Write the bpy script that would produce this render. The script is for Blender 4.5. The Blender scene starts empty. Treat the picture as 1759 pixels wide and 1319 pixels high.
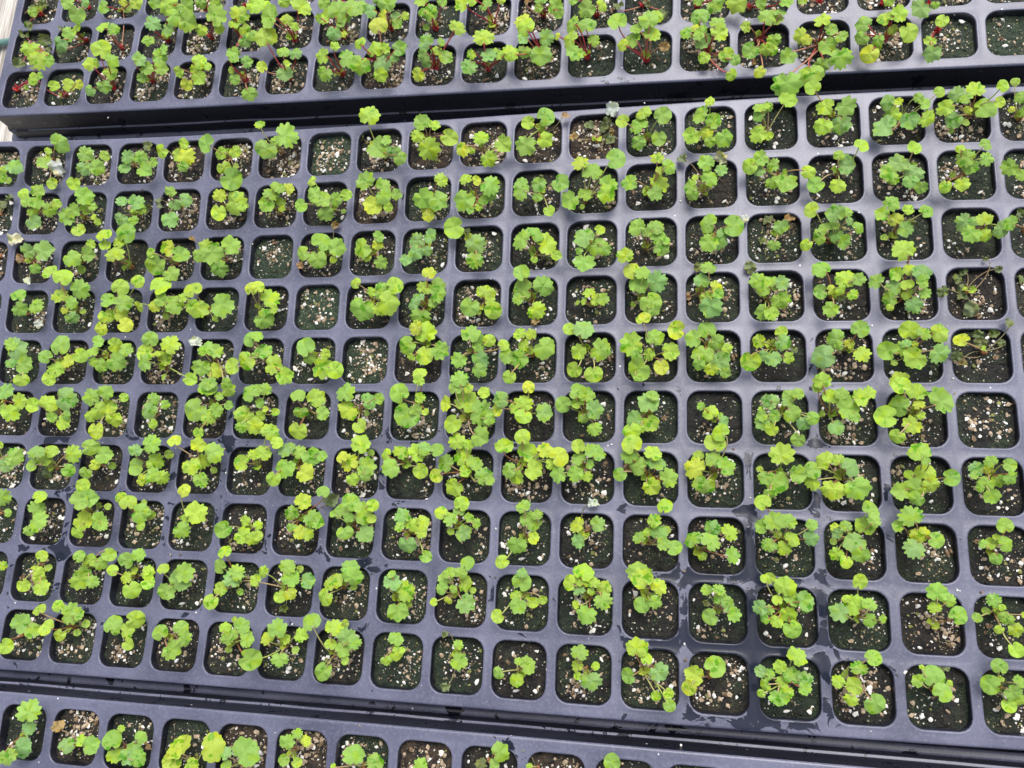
import bpy, bmesh, math, random
from math import sin, cos, pi, atan2, hypot, radians, sqrt, tan, exp
from mathutils import Vector, Matrix, noise
S = bpy.context.scene
COL = S.collection
random.seed(7)

# ------------------------------------------------------------------ camera
ZO = 50.0                                   # millimetres from the bench to the tray deck
CAMR = Matrix(((0.97807199, 0.03860608, -0.20465767),
               (-0.00565065, -0.97738833, -0.21137674),
               (-0.20819044, 0.20789811, -0.95573799)))
CAMC = Vector((356.683, -217.610, 336.726 + ZO))
FPX = 1352.014
cd = bpy.data.cameras.new("camera"); cam = bpy.data.objects.new("camera", cd); COL.objects.link(cam)
cd.sensor_width = 36; cd.lens = 36 * FPX / 1759.0; cd.clip_start = 0.01; cd.clip_end = 50
m3 = Matrix((CAMR[0], -CAMR[1], -CAMR[2])).transposed()
cam.matrix_world = Matrix.Translation(CAMC * 0.001) @ m3.to_4x4()
S.camera = cam
# ------------------------------------------------------------------ sky, sun, exposure
SUN_EL, SUN_ROT = 58, 20
w = bpy.data.worlds.new("World"); S.world = w; w.use_nodes = True
nt = w.node_tree; bg = nt.nodes["Background"]
sky = nt.nodes.new("ShaderNodeTexSky"); sky.sky_type = 'NISHITA'; sky.sun_disc = False
sky.sun_elevation = radians(SUN_EL); sky.sun_rotation = radians(SUN_ROT); sky.dust_density = 4; sky.air_density = 1.0
hs = nt.nodes.new("ShaderNodeHueSaturation"); hs.inputs["Saturation"].default_value = 0.36; hs.inputs["Value"].default_value = 1.1
nt.links.new(sky.outputs[0], hs.inputs["Color"]); nt.links.new(hs.outputs[0], bg.inputs["Color"])
bg.inputs["Strength"].default_value = 0.15
sl = bpy.data.lights.new("sun", 'SUN'); so = bpy.data.objects.new("sun", sl); COL.objects.link(so)
sl.energy = 1.5; sl.angle = radians(45); sl.color = (1, 0.965, 0.9)
so.rotation_euler = (radians(90 - SUN_EL), 0, radians(180 - SUN_ROT)); so.location = (0.3, 0.3, 1.2)
S.view_settings.view_transform = 'Standard'; S.view_settings.look = 'None'
S.view_settings.exposure = 0.54; S.view_settings.gamma = 1; S.view_settings.use_curve_mapping = False
S.render.engine = 'CYCLES'
S.render.resolution_x = 1024; S.render.resolution_y = 768

# ------------------------------------------------------------------ helpers
def link(o, parent=None):
    COL.objects.link(o)
    if parent is not None: o.parent = parent
    return o
def tag(o, label=None, cat=None, group=None, kind=None):
    if label: o["label"] = label
    if cat: o["category"] = cat
    if group: o["group"] = group
    if kind: o["kind"] = kind
    return o
def empty(name, loc):
    o = bpy.data.objects.new(name, None); o.location = loc; o.empty_display_size = 0.005
    return link(o)
def mesh(name, vs, fs, mat, smooth=True, mids=None):
    me = bpy.data.meshes.new(name); me.from_pydata([tuple(v) for v in vs], [], fs); me.update()
    for m in (mat if isinstance(mat, (list, tuple)) else [mat]): me.materials.append(m)
    if smooth: me.polygons.foreach_set("use_smooth", [True] * len(me.polygons))
    if mids: me.polygons.foreach_set("material_index", mids)
    return me
def obj(name, me, parent=None):
    return link(bpy.data.objects.new(name, me), parent)

class N:
    def __init__(s, name):
        s.m = bpy.data.materials.new(name); s.m.use_nodes = True; s.t = s.m.node_tree
        s.b = s.t.nodes["Principled BSDF"]
    def n(s, k, **kw):
        d = s.t.nodes.new(k)
        for a, b in kw.items():
            if a in ("ins",):
                for x, y in b.items():
                    if hasattr(y, "node"): s.t.links.new(y, d.inputs[x])
                    else: d.inputs[x].default_value = y
            else: setattr(d, a, b)
        return d
    def math(s, op, a, b=None, c=None, clamp=False):
        d = s.n("ShaderNodeMath", operation=op); d.use_clamp = clamp
        for i, v in enumerate((a, b, c)):
            if v is None: continue
            if hasattr(v, "node"): s.t.links.new(v, d.inputs[i])
            else: d.inputs[i].default_value = v
        return d.outputs[0]
    def ramp(s, v, a, b, lo=0.0, hi=1.0):
        d = s.n("ShaderNodeMapRange", ins={0: v, 1: a, 2: b, 3: lo, 4: hi}); d.interpolation_type = 'SMOOTHSTEP'
        return d.outputs[0]
    def mix(s, f, a, b, mode='MIX'):
        d = s.n("ShaderNodeMix", data_type='RGBA', blend_type=mode)
        for i, v in ((0, f), (6, a), (7, b)):
            if hasattr(v, "node"): s.t.links.new(v, d.inputs[i])
            else: d.inputs[i].default_value = v if i == 0 else (tuple(v) + (1,))[:4]
        return d.outputs[2]
    def noise(s, vec, scale, detail=3, rough=0.55, dist=0):
        d = s.n("ShaderNodeTexNoise", ins={"Vector": vec, "Scale": scale, "Detail": detail, "Roughness": rough, "Distortion": dist})
        return d.outputs["Fac"]
    def voro(s, vec, scale, out="Distance", rnd=1.0):
        d = s.n("ShaderNodeTexVoronoi", ins={"Vector": vec, "Scale": scale, "Randomness": rnd})
        return d.outputs[out]
    def set(s, **kw):
        for k, v in kw.items():
            k = k.replace("_", " ")
            if hasattr(v, "node"): s.t.links.new(v, s.b.inputs[k])
            else: s.b.inputs[k].default_value = v if not isinstance(v, tuple) else (v + (1,))[:4]
    def bump(s, h, dist, strength=1.0):
        d = s.n("ShaderNodeBump", ins={"Height": h, "Distance": dist, "Strength": strength})
        s.t.links.new(d.outputs[0], s.b.inputs["Normal"])

# ------------------------------------------------------------------ materials
def mat_plastic(name, deck, pale=False):
    k = N(name); tc = k.n("ShaderNodeTexCoord").outputs["Object"]
    big = k.noise(tc, 30, 4); fine = k.noise(tc, 900, 3, 0.7)
    spk = k.voro(tc, 210); col = k.voro(tc, 210, "Color")
    sep = k.n("ShaderNodeSeparateColor", ins={0: col}).outputs[0]
    speck = k.math('MULTIPLY', k.ramp(spk, 0.10, 0.05), k.ramp(sep, 0.90, 0.92))
    streak = k.noise(k.n("ShaderNodeMapping", ins={"Vector": tc, "Scale": (12, 160, 30)}).outputs[0], 1.0, 4)
    if deck:
        wa = k.n("ShaderNodeAttribute", attribute_name="wet").outputs["Fac"]  # water film mask; also carries the painted dark reflection
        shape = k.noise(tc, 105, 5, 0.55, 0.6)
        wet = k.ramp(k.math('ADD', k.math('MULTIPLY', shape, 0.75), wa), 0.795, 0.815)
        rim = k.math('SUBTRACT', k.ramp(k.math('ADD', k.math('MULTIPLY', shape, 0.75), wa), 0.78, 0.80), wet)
    else:
        wa = None; shape = k.noise(tc, 120, 5, 0.6, 0.8)
        wet = k.ramp(shape, 0.60, 0.615); rim = 0.0
    dust = k.mix(k.ramp(big, 0.3, 0.7), DUST_SHEEN_A, DUST_SHEEN_B)  # dusty plastic tint with the sky's sheen painted into the colour
    dust = k.mix(k.ramp(fine, 0.45, 0.75, 0, 0.25), dust, (0.28, 0.28, 0.36))
    if not deck and not pale:
        dust = k.mix(k.ramp(streak, 0.35, 0.75), (0.006, 0.0065, 0.012), (0.018, 0.020, 0.034))  # same plastic painted darker, as side faces mirror no sky
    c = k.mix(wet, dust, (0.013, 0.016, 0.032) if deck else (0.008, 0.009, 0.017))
    c = k.mix(speck, c, (0.75, 0.75, 0.74))
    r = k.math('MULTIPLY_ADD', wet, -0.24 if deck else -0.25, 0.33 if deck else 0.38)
    r = k.math('ADD', r, k.math('MULTIPLY', fine, 0.10))
    k.set(Base_Color=c, Roughness=r, IOR=1.5)
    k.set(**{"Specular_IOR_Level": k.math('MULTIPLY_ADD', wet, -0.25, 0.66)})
    h = k.math('ADD', k.math('MULTIPLY', big, 0.5), k.math('MULTIPLY', fine, 0.035))
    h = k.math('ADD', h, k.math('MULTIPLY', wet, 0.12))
    k.bump(h, 0.0012, 0.5)
    return k.m
DUST_SHEEN_A = (0.055, 0.059, 0.102); DUST_SHEEN_B = (0.106, 0.110, 0.172)  # dust tint plus lavender sky reflection, put into the base colour

def mat_soil():
    k = N("potting_soil"); tc = k.n("ShaderNodeTexCoord").outputs["Object"]
    oi = k.n("ShaderNodeObjectInfo"); off = k.n("ShaderNodeVectorMath", operation='ADD', ins={0: tc, 1: oi.outputs["Location"]}).outputs[0]
    moss = k.n("ShaderNodeSeparateColor", ins={0: oi.outputs["Color"]})
    n1 = k.noise(off, 260, 5, 0.7); n2 = k.noise(off, 110, 3); n3 = k.noise(off, 1500, 3, 0.7); v = k.voro(off, 900)
    c = k.mix(k.ramp(n1, 0.35, 0.7), (0.003, 0.003, 0.0028), (0.018, 0.016, 0.012))
    mm = k.ramp(k.math('ADD', n2, moss.outputs[0]), 0.88, 1.12)
    mc = k.mix(k.ramp(n3, 0.35, 0.7), (0.004, 0.009, 0.005), (0.022, 0.042, 0.018))
    c = k.mix(mm, c, mc)
    c = k.mix(k.math('MULTIPLY', k.ramp(moss.outputs[0], 0.71, 0.95, 0, 0.42), k.ramp(n1, 0.35, 0.65)), c, (0.050, 0.110, 0.050))
    c = k.mix(k.math('MULTIPLY', k.math('MULTIPLY', moss.outputs[1], 0.8), k.ramp(n1, 0.38, 0.62)), c, (0.11, 0.066, 0.038))
    yel = k.math('MULTIPLY', k.ramp(v, 0.22, 0.12), k.ramp(k.math('ADD', n2, k.math('MULTIPLY', moss.outputs[0], 0.25)), 0.62, 0.70))
    c = k.mix(yel, c, (0.20, 0.21, 0.06))
    v2 = k.voro(off, 620); vc = k.n("ShaderNodeSeparateColor", ins={0: k.voro(off, 620, "Color")}).outputs[1]
    c = k.mix(k.math('MULTIPLY', k.ramp(v2, 0.3, 0.2), k.ramp(vc, 0.84, 0.88)), c, (0.42, 0.38, 0.27))
    k.set(Base_Color=c, Roughness=k.ramp(n1, 0.3, 0.7, 0.25, 0.8)); k.set(**{"Specular_IOR_Level": 0.5})
    k.bump(k.math('ADD', k.math('MULTIPLY', n1, 1.0), k.math('MULTIPLY', n3, 0.5)), 0.0016, 1.0)
    return k.m
def mat_plain(name, a, b, scale=500, rough=0.8, spec=0.3, bump=0.0003):
    k = N(name); tc = k.n("ShaderNodeTexCoord").outputs["Object"]
    n1 = k.noise(tc, scale, 4, 0.65)
    k.set(Base_Color=k.mix(k.ramp(n1, 0.35, 0.7), a, b), Roughness=rough); k.set(**{"Specular_IOR_Level": spec})
    k.bump(n1, bump, 0.7)
    return k.m
def mat_leaf():
    k = N("leaf_blade"); tc = k.n("ShaderNodeTexCoord").outputs["Object"]
    oi = k.n("ShaderNodeObjectInfo")
    off = k.n("ShaderNodeVectorMath", operation='MULTIPLY_ADD', ins={0: tc, 1: (1, 1, 1)})
    cmb = k.n("ShaderNodeCombineXYZ", ins={0: k.math('MULTIPLY', oi.outputs["Random"], 37.0), 1: k.math('MULTIPLY', oi.outputs["Random"], 91.0), 2: 0.0})
    k.t.links.new(cmb.outputs[0], off.inputs[2]); off = off.outputs[0]
    sp = k.n("ShaderNodeSeparateXYZ", ins={0: tc})
    x, y = sp.outputs[0], k.math('ADD', sp.outputs[1], 0.66)
    ang = k.math('ARCTAN2', x, y); rad = k.math('SQRT', k.math('ADD', k.math('MULTIPLY', x, x), k.math('MULTIPLY', y, y)))
    f = k.math('ABSOLUTE', k.math('SUBTRACT', k.math('FRACT', k.math('MULTIPLY_ADD', ang, 2.05, 0.5)), 0.5))
    vein = k.math('MULTIPLY', k.math('MULTIPLY', k.ramp(k.math('MULTIPLY', f, rad), 0.05, 0.0), k.ramp(rad, 1.7, 0.5)), 0.9)
    # fine side veins
    sv = k.math('ABSOLUTE', k.math('SUBTRACT', k.math('FRACT', k.math('MULTIPLY_ADD', f, 6.0, k.math('MULTIPLY', rad, 6.0))), 0.5))
    side = k.ramp(sv, 0.10, 0.0)
    n1 = k.noise(off, 1.1, 3, 0.6, 0.3); n2 = k.noise(off, 9.0, 3, 0.6)
    lv = sp.outputs[2]
    base = oi.outputs["Color"]
    pale = k.mix(0.10, base, (0.60, 0.68, 0.48)); deep = k.mix(1.0, base, (0.42, 0.72, 0.16), 'MULTIPLY')
    dry = k.mix(k.ramp(n2, 0.3, 0.75, 0.0, 0.45), pale, base)
    yellow = k.mix(1.0, base, (1.25, 1.10, 0.55), 'MULTIPLY')
    edge = k.noise(off, 0.9, 1)
    dry = k.mix(k.ramp(edge, 0.52, 0.66, 0, 0.8), dry, yellow)
    rnd = oi.outputs["Random"]
    wet = k.ramp(k.math('MULTIPLY_ADD', rnd, 0.10, n1), 0.665, 0.69)
    c = k.mix(wet, dry, deep)
    c = k.mix(k.math('MULTIPLY', vein, 0.20), c, (0.50, 0.62, 0.26))
    c = k.mix(k.math('MULTIPLY', side, 0.08), c, (0.50, 0.62, 0.26))
    k.set(Base_Color=c, Roughness=k.math('MULTIPLY_ADD', wet, -0.25, 0.48)); k.set(**{"Specular_IOR_Level": 0.27})
    h = k.math('SUBTRACT', k.math('MULTIPLY', n2, 0.5), k.math('ADD', vein, k.math('MULTIPLY', side, 0.35)))
    k.bump(h, 0.0003, 0.5)
    tr = k.n("ShaderNodeBsdfTranslucent"); k.t.links.new(yellow, tr.inputs[0])
    mx = k.n("ShaderNodeMixShader", ins={0: 0.16}); out = k.t.nodes["Material Output"]
    k.t.links.new(k.b.outputs[0], mx.inputs[1]); k.t.links.new(tr.outputs[0], mx.inputs[2]); k.t.links.new(mx.outputs[0], out.inputs[0])
    return k.m
def mat_stem():
    k = N("petiole_skin"); tc = k.n("ShaderNodeTexCoord").outputs["Object"]
    oi = k.n("ShaderNodeObjectInfo"); n1 = k.noise(tc, 260, 2)
    c = k.mix(k.ramp(n1, 0.5, 0.75, 0, 0.35), oi.outputs["Color"], (0.24, 0.25, 0.08))
    k.set(Base_Color=c, Roughness=0.42); k.set(**{"Specular_IOR_Level": 0.5})
    return k.m
def mat_wood():
    k = N("weathered_wood"); tc = k.n("ShaderNodeTexCoord").outputs["Object"]
    mp = k.n("ShaderNodeMapping", ins={"Vector": tc, "Scale": (330, 9, 40)}).outputs[0]
    g = k.noise(mp, 1.0, 6, 0.7); g2 = k.noise(tc, 60, 3)
    c = k.mix(k.ramp(g, 0.35, 0.62), (0.24, 0.21, 0.18), (0.66, 0.63, 0.59))
    c = k.mix(k.ramp(g2, 0.35, 0.7, 0, 0.25), c, (0.55, 0.50, 0.44))
    k.set(Base_Color=c, Roughness=0.85); k.bump(g, 0.0012, 0.9)
    return k.m
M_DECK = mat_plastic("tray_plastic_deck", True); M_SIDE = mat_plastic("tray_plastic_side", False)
M_FL = mat_plastic("tray_plastic_flange", False, True)  # paler copy of the side plastic, sky sheen painted in for upward faces
M_SOIL = mat_soil()
M_PW = mat_plain("perlite_white", (0.62, 0.59, 0.54), (0.85, 0.84, 0.80), 700)
M_PT = mat_plain("perlite_tan", (0.26, 0.19, 0.12), (0.50, 0.40, 0.29), 700)
M_PB = mat_plain("bark_grit", (0.09, 0.055, 0.03), (0.24, 0.17, 0.10), 700)
M_PG = mat_plain("algae_grain", (0.12, 0.13, 0.03), (0.30, 0.31, 0.11), 700)
M_LEAF = mat_leaf(); M_STEM = mat_stem(); M_WOOD = mat_wood()
M_WIRE = mat_plain("green_wire", (0.10, 0.20, 0.19), (0.16, 0.28, 0.25), 300, 0.5)

# ------------------------------------------------------------------ tray frames (millimetres)
P = 26.5
def rotv(a, b, c):
    v = Vector((a, b, c)); return Matrix.Rotation(v.length, 3, v.normalized()) if v.length > 1e-9 else Matrix.Identity(3)
BEND = (-1.41538510, -2.20054277, 2.67671403, -7.62835603, 1.68531087, -0.741061556, -0.509705196)
RT = rotv(-1.46032218e-02, 2.23905304e-02, -1.99484628e-02); RB = rotv(3.23576976e-03, 1.43713735e-02, -2.13024401e-03)
def surf(tray, X, Y, h=0.0):
    if tray == 'M':
        u = (X - 265) / 250; v = (Y + 145.75) / 125; q = BEND
        z = q[0]*u*u + q[1]*u*v + q[2]*v*v + q[3]*u**3 + q[4]*u*u*v + q[5]*u*v*v + q[6]*v**3
        return Vector((X, Y, z + h + ZO))
    u = (X - 265) / 250
    if tray == 'T':
        z = -3.89932416e-01*u*u - 1.23774584*u**3
        return RT @ Vector((X - 265, Y, z + h)) + Vector((268.397, 283.555, -3.354 + ZO))
    z = 1.05675446*u*u - 3.98749815e-01*u**3
    return RB @ Vector((X - 265, Y, z + h)) + Vector((282.572, -278.387, 11.129 + ZO))
def cell_xy(r, c): return c * P, -r * P
def project(p):
    q = CAMR @ (p - CAMC)
    return 879.5 + FPX * q.x / q.z, 659.5 + FPX * q.y / q.z, q.z
def ray(px, py):
    return CAMR.transposed() @ Vector(((px - 879.5) / FPX, (py - 659.5) / FPX, 1.0))
def at(tray, px, py, h):
    # the point h millimetres above that tray's deck seen at this place in the photograph
    d = ray(px, py); X, Y, z = None, None, ZO + h
    for _ in range(6):
        s = (z - CAMC.z) / d.z; p = CAMC + d * s
        if tray == 'M': z = surf('M', p.x, p.y, h).z
        elif tray == 'T':
            l = RT.transposed() @ (p - Vector((268.397, 283.555, -3.354 + ZO))); z = surf('T', l.x + 265, l.y, h).z
        else:
            l = RB.transposed() @ (p - Vector((282.572, -278.387, 11.129 + ZO))); z = surf('B', l.x + 265, l.y, h).z
    return p

# ------------------------------------------------------------------ bench
bench = empty("wooden_bench", (0, 0.1, 0)); tag(bench, "weathered pale grey wooden bench slats under the black trays", "bench")
for i in range(9):
    x0 = -0.185 + i * 0.112; bm = bmesh.new()
    bmesh.ops.create_cube(bm, size=1.0); bmesh.ops.scale(bm, vec=(0.106, 1.3, 0.02), verts=bm.verts)
    bmesh.ops.bevel(bm, geom=bm.edges[:], offset=0.002, segments=2, affect='EDGES')
    me = bpy.data.meshes.new("slat"); bm.to_mesh(me); bm.free(); me.materials.append(M_WOOD)
    o = obj("slat", me, bench); o.location = (x0, -0.25, -0.012 + 0.0006 * (i % 3)); o.rotation_euler = (0, 0, radians(-2.2 + 0.5 * (i % 2)))
def tube(pts, rad, n=7):
    vs, fs = [], []
    up = Vector((0.13, 0.31, 0.94))
    for i, p in enumerate(pts):
        t = (pts[min(i + 1, len(pts) - 1)] - pts[max(i - 1, 0)]).normalized()
        a = t.cross(up).normalized() if abs(t.dot(up)) < 0.99 else t.orthogonal().normalized(); b = t.cross(a)
        r = rad[i] if isinstance(rad, list) else rad
        for j in range(n):
            th = 2 * pi * j / n; vs.append(p + (a * cos(th) + b * sin(th)) * r)
    for i in range(len(pts) - 1):
        for j in range(n):
            fs.append((i*n + j, i*n + (j+1) % n, (i+1)*n + (j+1) % n, (i+1)*n + j))
    fs.append(tuple(range(n - 1, -1, -1))); fs.append(tuple((len(pts)-1)*n + j for j in range(n)))
    return vs, fs
wy = 0
def at_bench(px, py, z):
    d = ray(px, py); return (CAMC + d * ((z - CAMC.z) / d.z)) * 0.001
a, b = at_bench(-60, 77, 1.8), at_bench(60, 70, 1.8)
vs, fs = tube([a.lerp(b, t / 12) + Vector((0, 0.0006 * sin(t), 0)) for t in range(13)], 0.0022, 10)
tag(obj("green_wire", mesh("green_wire", vs, fs, M_WIRE)), "thin green wire lying across the pale wooden bench beside the upper tray", "wire")

# ------------------------------------------------------------------ trays
NA = 48
ANG = [(-45 + 90.0 * (j / (NA // 4)) + 90 * s) for s in range(4) for j in range(NA // 4)]
def rsq(half, r):
    out = []
    for a in ANG:
        t = radians(a); dx, dy = cos(t), sin(t)
        ax, ay = abs(dx), abs(dy); k = half - r
        s = half / max(ax, ay); px, py = ax * s, ay * s
        if px > k and py > k:          # corner arc
            bq = -(ax + ay) * k; cq = 2 * k * k - r * r
            s = -bq + sqrt(max(0, bq * bq - cq)); px, py = ax * s, ay * s
        out.append((px * (1 if dx >= 0 else -1), py * (1 if dy >= 0 else -1)))
    return out
def squ(half):
    return [(cos(radians(a)) * half / max(abs(cos(radians(a))), abs(sin(radians(a)))), sin(radians(a)) * half / max(abs(cos(radians(a))), abs(sin(radians(a))))) for a in ANG]
RINGS = [(squ(13.25), 0, 1.0), (rsq(12.05, 6.0), 0.0, 0.95), (rsq(11.62, 5.7), 0.10, 0.55), (rsq(11.38, 5.5), -0.05, 0.3), (rsq(11.22, 5.3), -0.45, 0.1),
         (rsq(11.1, 5.2), -1.3, 0.0), (rsq(10.55, 4.8), -7.5, 0.0), (rsq(7.6, 3.2), -43, 0.0)]
WET_REFL_B = {'M': [(14.4, 9.3, 1.0, 1.5), (14.6, 8.1, .7, .8), (13.3, 9.6, .7, .8), (5, 6.5, .45, 2.2), (9, 6.6, .3, 2.5), (12.5, 5.6, .35, 1.6), (15.5, 5.2, .5, 1.0), (15.5, 7, .5, 1.2), (3, 8.4, .45, 1.6), (7.5, 9.0, .28, 1.5), (11, 8.7, .3, 1.6), (16.5, 7.4, .4, 1), (8.6, 2.1, .5, .6), (8.6, 8.2, .35, 1.0), (3.5, 9.5, .35, .8), (2, 6.8, .4, 1.2), (11.5, 3.5, .3, .5), (6, 5.5, .3, 1), (13.5, 7.4, .25, 1.2), (10, 9.4, .2, 1.5), (5.5, 9.5, .2, 1.3)],  # water film; first blobs also paint the dark reflection of the person overhead
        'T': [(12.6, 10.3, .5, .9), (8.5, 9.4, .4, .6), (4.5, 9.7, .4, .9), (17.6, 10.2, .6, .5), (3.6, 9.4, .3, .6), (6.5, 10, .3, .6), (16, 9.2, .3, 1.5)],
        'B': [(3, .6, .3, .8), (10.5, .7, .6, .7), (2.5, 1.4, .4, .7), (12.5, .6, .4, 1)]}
def wet_refl(tray, X, Y):
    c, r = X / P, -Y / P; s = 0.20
    for a, b, k, w_ in WET_REFL_B[tray]: s = max(s, 0.20 + 0.32 * k * exp(-((c - a) ** 2 + (r - b) ** 2) / (w_ * w_)))
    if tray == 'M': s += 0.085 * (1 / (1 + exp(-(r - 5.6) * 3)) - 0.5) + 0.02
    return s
def build_tray(tray, label, flange, rows=range(1, 11)):
    r0, r1 = min(rows), max(rows)
    org = surf(tray, 265, -145, -50); root = empty("seedling_tray", org * 0.001)
    tag(root, label, "seedling tray", "black plug trays of seedlings on the bench")
    vs, fs, wt, mi = [], [], [], []
    for r in rows:
        for c in range(20):
            cx, cy = cell_xy(r, c); base = len(vs)
            for ring, z, wk in RINGS:
                for x, y in ring:
                    vs.append((surf(tray, cx + x, cy + y, z) - org) * 0.001)
                    wt.append(wet_refl(tray, cx + x, cy + y) * (0.72 + 0.28 * wk) if z > -1 else 0.1)
            nr = len(RINGS)
            for k in range(nr - 1):
                for j in range(NA):
                    a, b = base + k*NA + j, base + k*NA + (j+1) % NA
                    fs.append((a, b, b + NA, a + NA)); mi.append(0 if k < 4 else 1)
            fs.append(tuple(base + (nr-1)*NA + j for j in range(NA))); mi.append(1)
    # border loops
    shrink = 1.7 if tray == 'M' else 0.0
    xa, xb, ya, yb = -P/2, 19.5*P, -(r1 + .5)*P, -(r0 - .5)*P
    def loop(off, z, fl=False):
        pts = []
        def side(n, p, q, nx, ny, w):
            o = (off if not fl else 5.6 + w * off) - (shrink * min(1.0, off / 1.9 if not fl else 1) if ny > 0 else 0)
            for i in range(n):
                t = i / n
                if i == 0: continue
                pts.append((p[0] + (q[0]-p[0])*t + nx*o, p[1] + (q[1]-p[1])*t + ny*o))
        def corner(cx, cy, a0, w1, w2):
            for i in range(9):
                a = radians(a0 + i * 11.25); t = i / 8
                o = off if not fl else 5.6 + (w1*(1-t) + w2*t) * off
                o -= shrink * min(1.0, off / 1.9 if not fl else 1) * max(0, sin(a))
                pts.append((cx + cos(a)*o, cy + sin(a)*o))
        Wn, We, Ws, Ww = flange
        corner(xa, ya, 180, Ww, Ws); side(240, (xa, ya), (xb, ya), 0, -1, Ws)
        corner(xb, ya, 270, Ws, We); side(120, (xb, ya), (xb, yb), 1, 0, We)
        corner(xb, yb, 0, We, Wn); side(240, (xb, yb), (xa, yb), 0, 1, Wn)
        corner(xa, yb, 90, Wn, Ww); side(120, (xa, yb), (xa, ya), -1, 0, Ww)
        return [(x, y, z) for x, y in pts]
    def strip(prof, vs, fs, extra=None):
        b0 = len(vs); n = None
        for off, z, fl in prof:
            L = loop(off, z, fl); n = len(L)
            for i, (x, y, zz) in enumerate(L):
                wob = 0.22 * noise.noise(Vector((x * .03, y * .03, z * .3))) * (1 if z < -2 else 0)
                vs.append((surf(tray, x, y + wob * 1.5, zz + wob) - org) * 0.001)
                if extra is not None: extra.append(wet_refl(tray, x, y) if z > -.2 else 0.2)
        for k in range(len(prof) - 1):
            for i in range(n):
                a, b = b0 + k*n + i, b0 + k*n + (i+1) % n
                fs.append((b, a, a + n, b + n))
        return n
    k0 = len(fs)
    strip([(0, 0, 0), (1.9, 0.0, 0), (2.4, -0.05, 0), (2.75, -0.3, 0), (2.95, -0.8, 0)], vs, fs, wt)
    mi += [0] * (len(fs) - k0)
    me = mesh("deck", vs, fs, [M_DECK, M_SIDE], mids=mi)
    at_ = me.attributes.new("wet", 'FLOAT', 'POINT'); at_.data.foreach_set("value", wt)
    obj("deck", me, root)
    vs, fs = [], []
    strip([(2.95, -0.8, 0), (3.2, -6.5, 0), (3.5, -12.6, 0), (3.75, -13.0, 0), (4.6, -13.1, 0), (4.85, -13.4, 0), (5.1, -19.6, 0)], vs, fs)
    q_ = len(fs) // 6
    obj("side_wall", mesh("side_wall", vs, fs, [M_SIDE, M_FL], mids=[1 if i // q_ == 3 else 0 for i in range(len(fs))]), root)  # ledge strip takes the paler copy as a painted highlight
    vs, fs = [], []
    strip([(5.1, -19.6, 0), (0.0, -20.2, 1), (0.25, -20.3, 1), (0.9, -20.5, 1), (1.0, -20.9, 1), (0.97, -21.3, 1)], vs, fs)
    obj("flange", mesh("flange", vs, fs, M_FL), root)
    return root
build_tray('T', "upper black plug tray along the top, its seedlings on red stems", (1, 5, 6.5, 2))
build_tray('M', "large middle black plug tray filling the picture, set with rows of green seedlings", (0.8, 4, 2.0, 4))
build_tray('B', "lower black plug tray with only its first row of cells showing", (2.7, 4, 4, 4))

# ------------------------------------------------------------------ soil plugs
def soil_mesh(seed):
    n = 44; vs, fs = [], []
    for i in range(n + 1):
        for j in range(n + 1):
            u, v = -1 + 2*i/n, -1 + 2*j/n
            half, r = 10.95, 5.0
            m = max(abs(u), abs(v)); l = hypot(u, v) or 1
            if m > 0:
                dx, dy = abs(u)/l, abs(v)/l; s = half / max(dx, dy); px, py = dx*s, dy*s; k = half - r
                if px > k and py > k:
                    bq = -(dx+dy)*k; cq = 2*k*k - r*r; s = -bq + sqrt(max(0, bq*bq - cq))
                x, y = (u/l)*s*m, (v/l)*s*m
            else: x = y = 0
            q = Vector((x, y, seed * 17.3))
            z = 1.0*noise.noise(q*0.13) + 0.75*noise.noise(q*0.42) + 0.55*noise.noise(q*1.1) + 0.50*noise.noise(q*2.4) + 0.30*noise.noise(q*5.1) - 0.5*(m**6)
            vs.append((x*0.001, y*0.001, z*0.001))
    for i in range(n):
        for j in range(n):
            a = i*(n+1) + j; fs.append((a, a + n + 1, a + n + 2, a + 1))
    return mesh("soil", vs, fs, M_SOIL)
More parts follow.
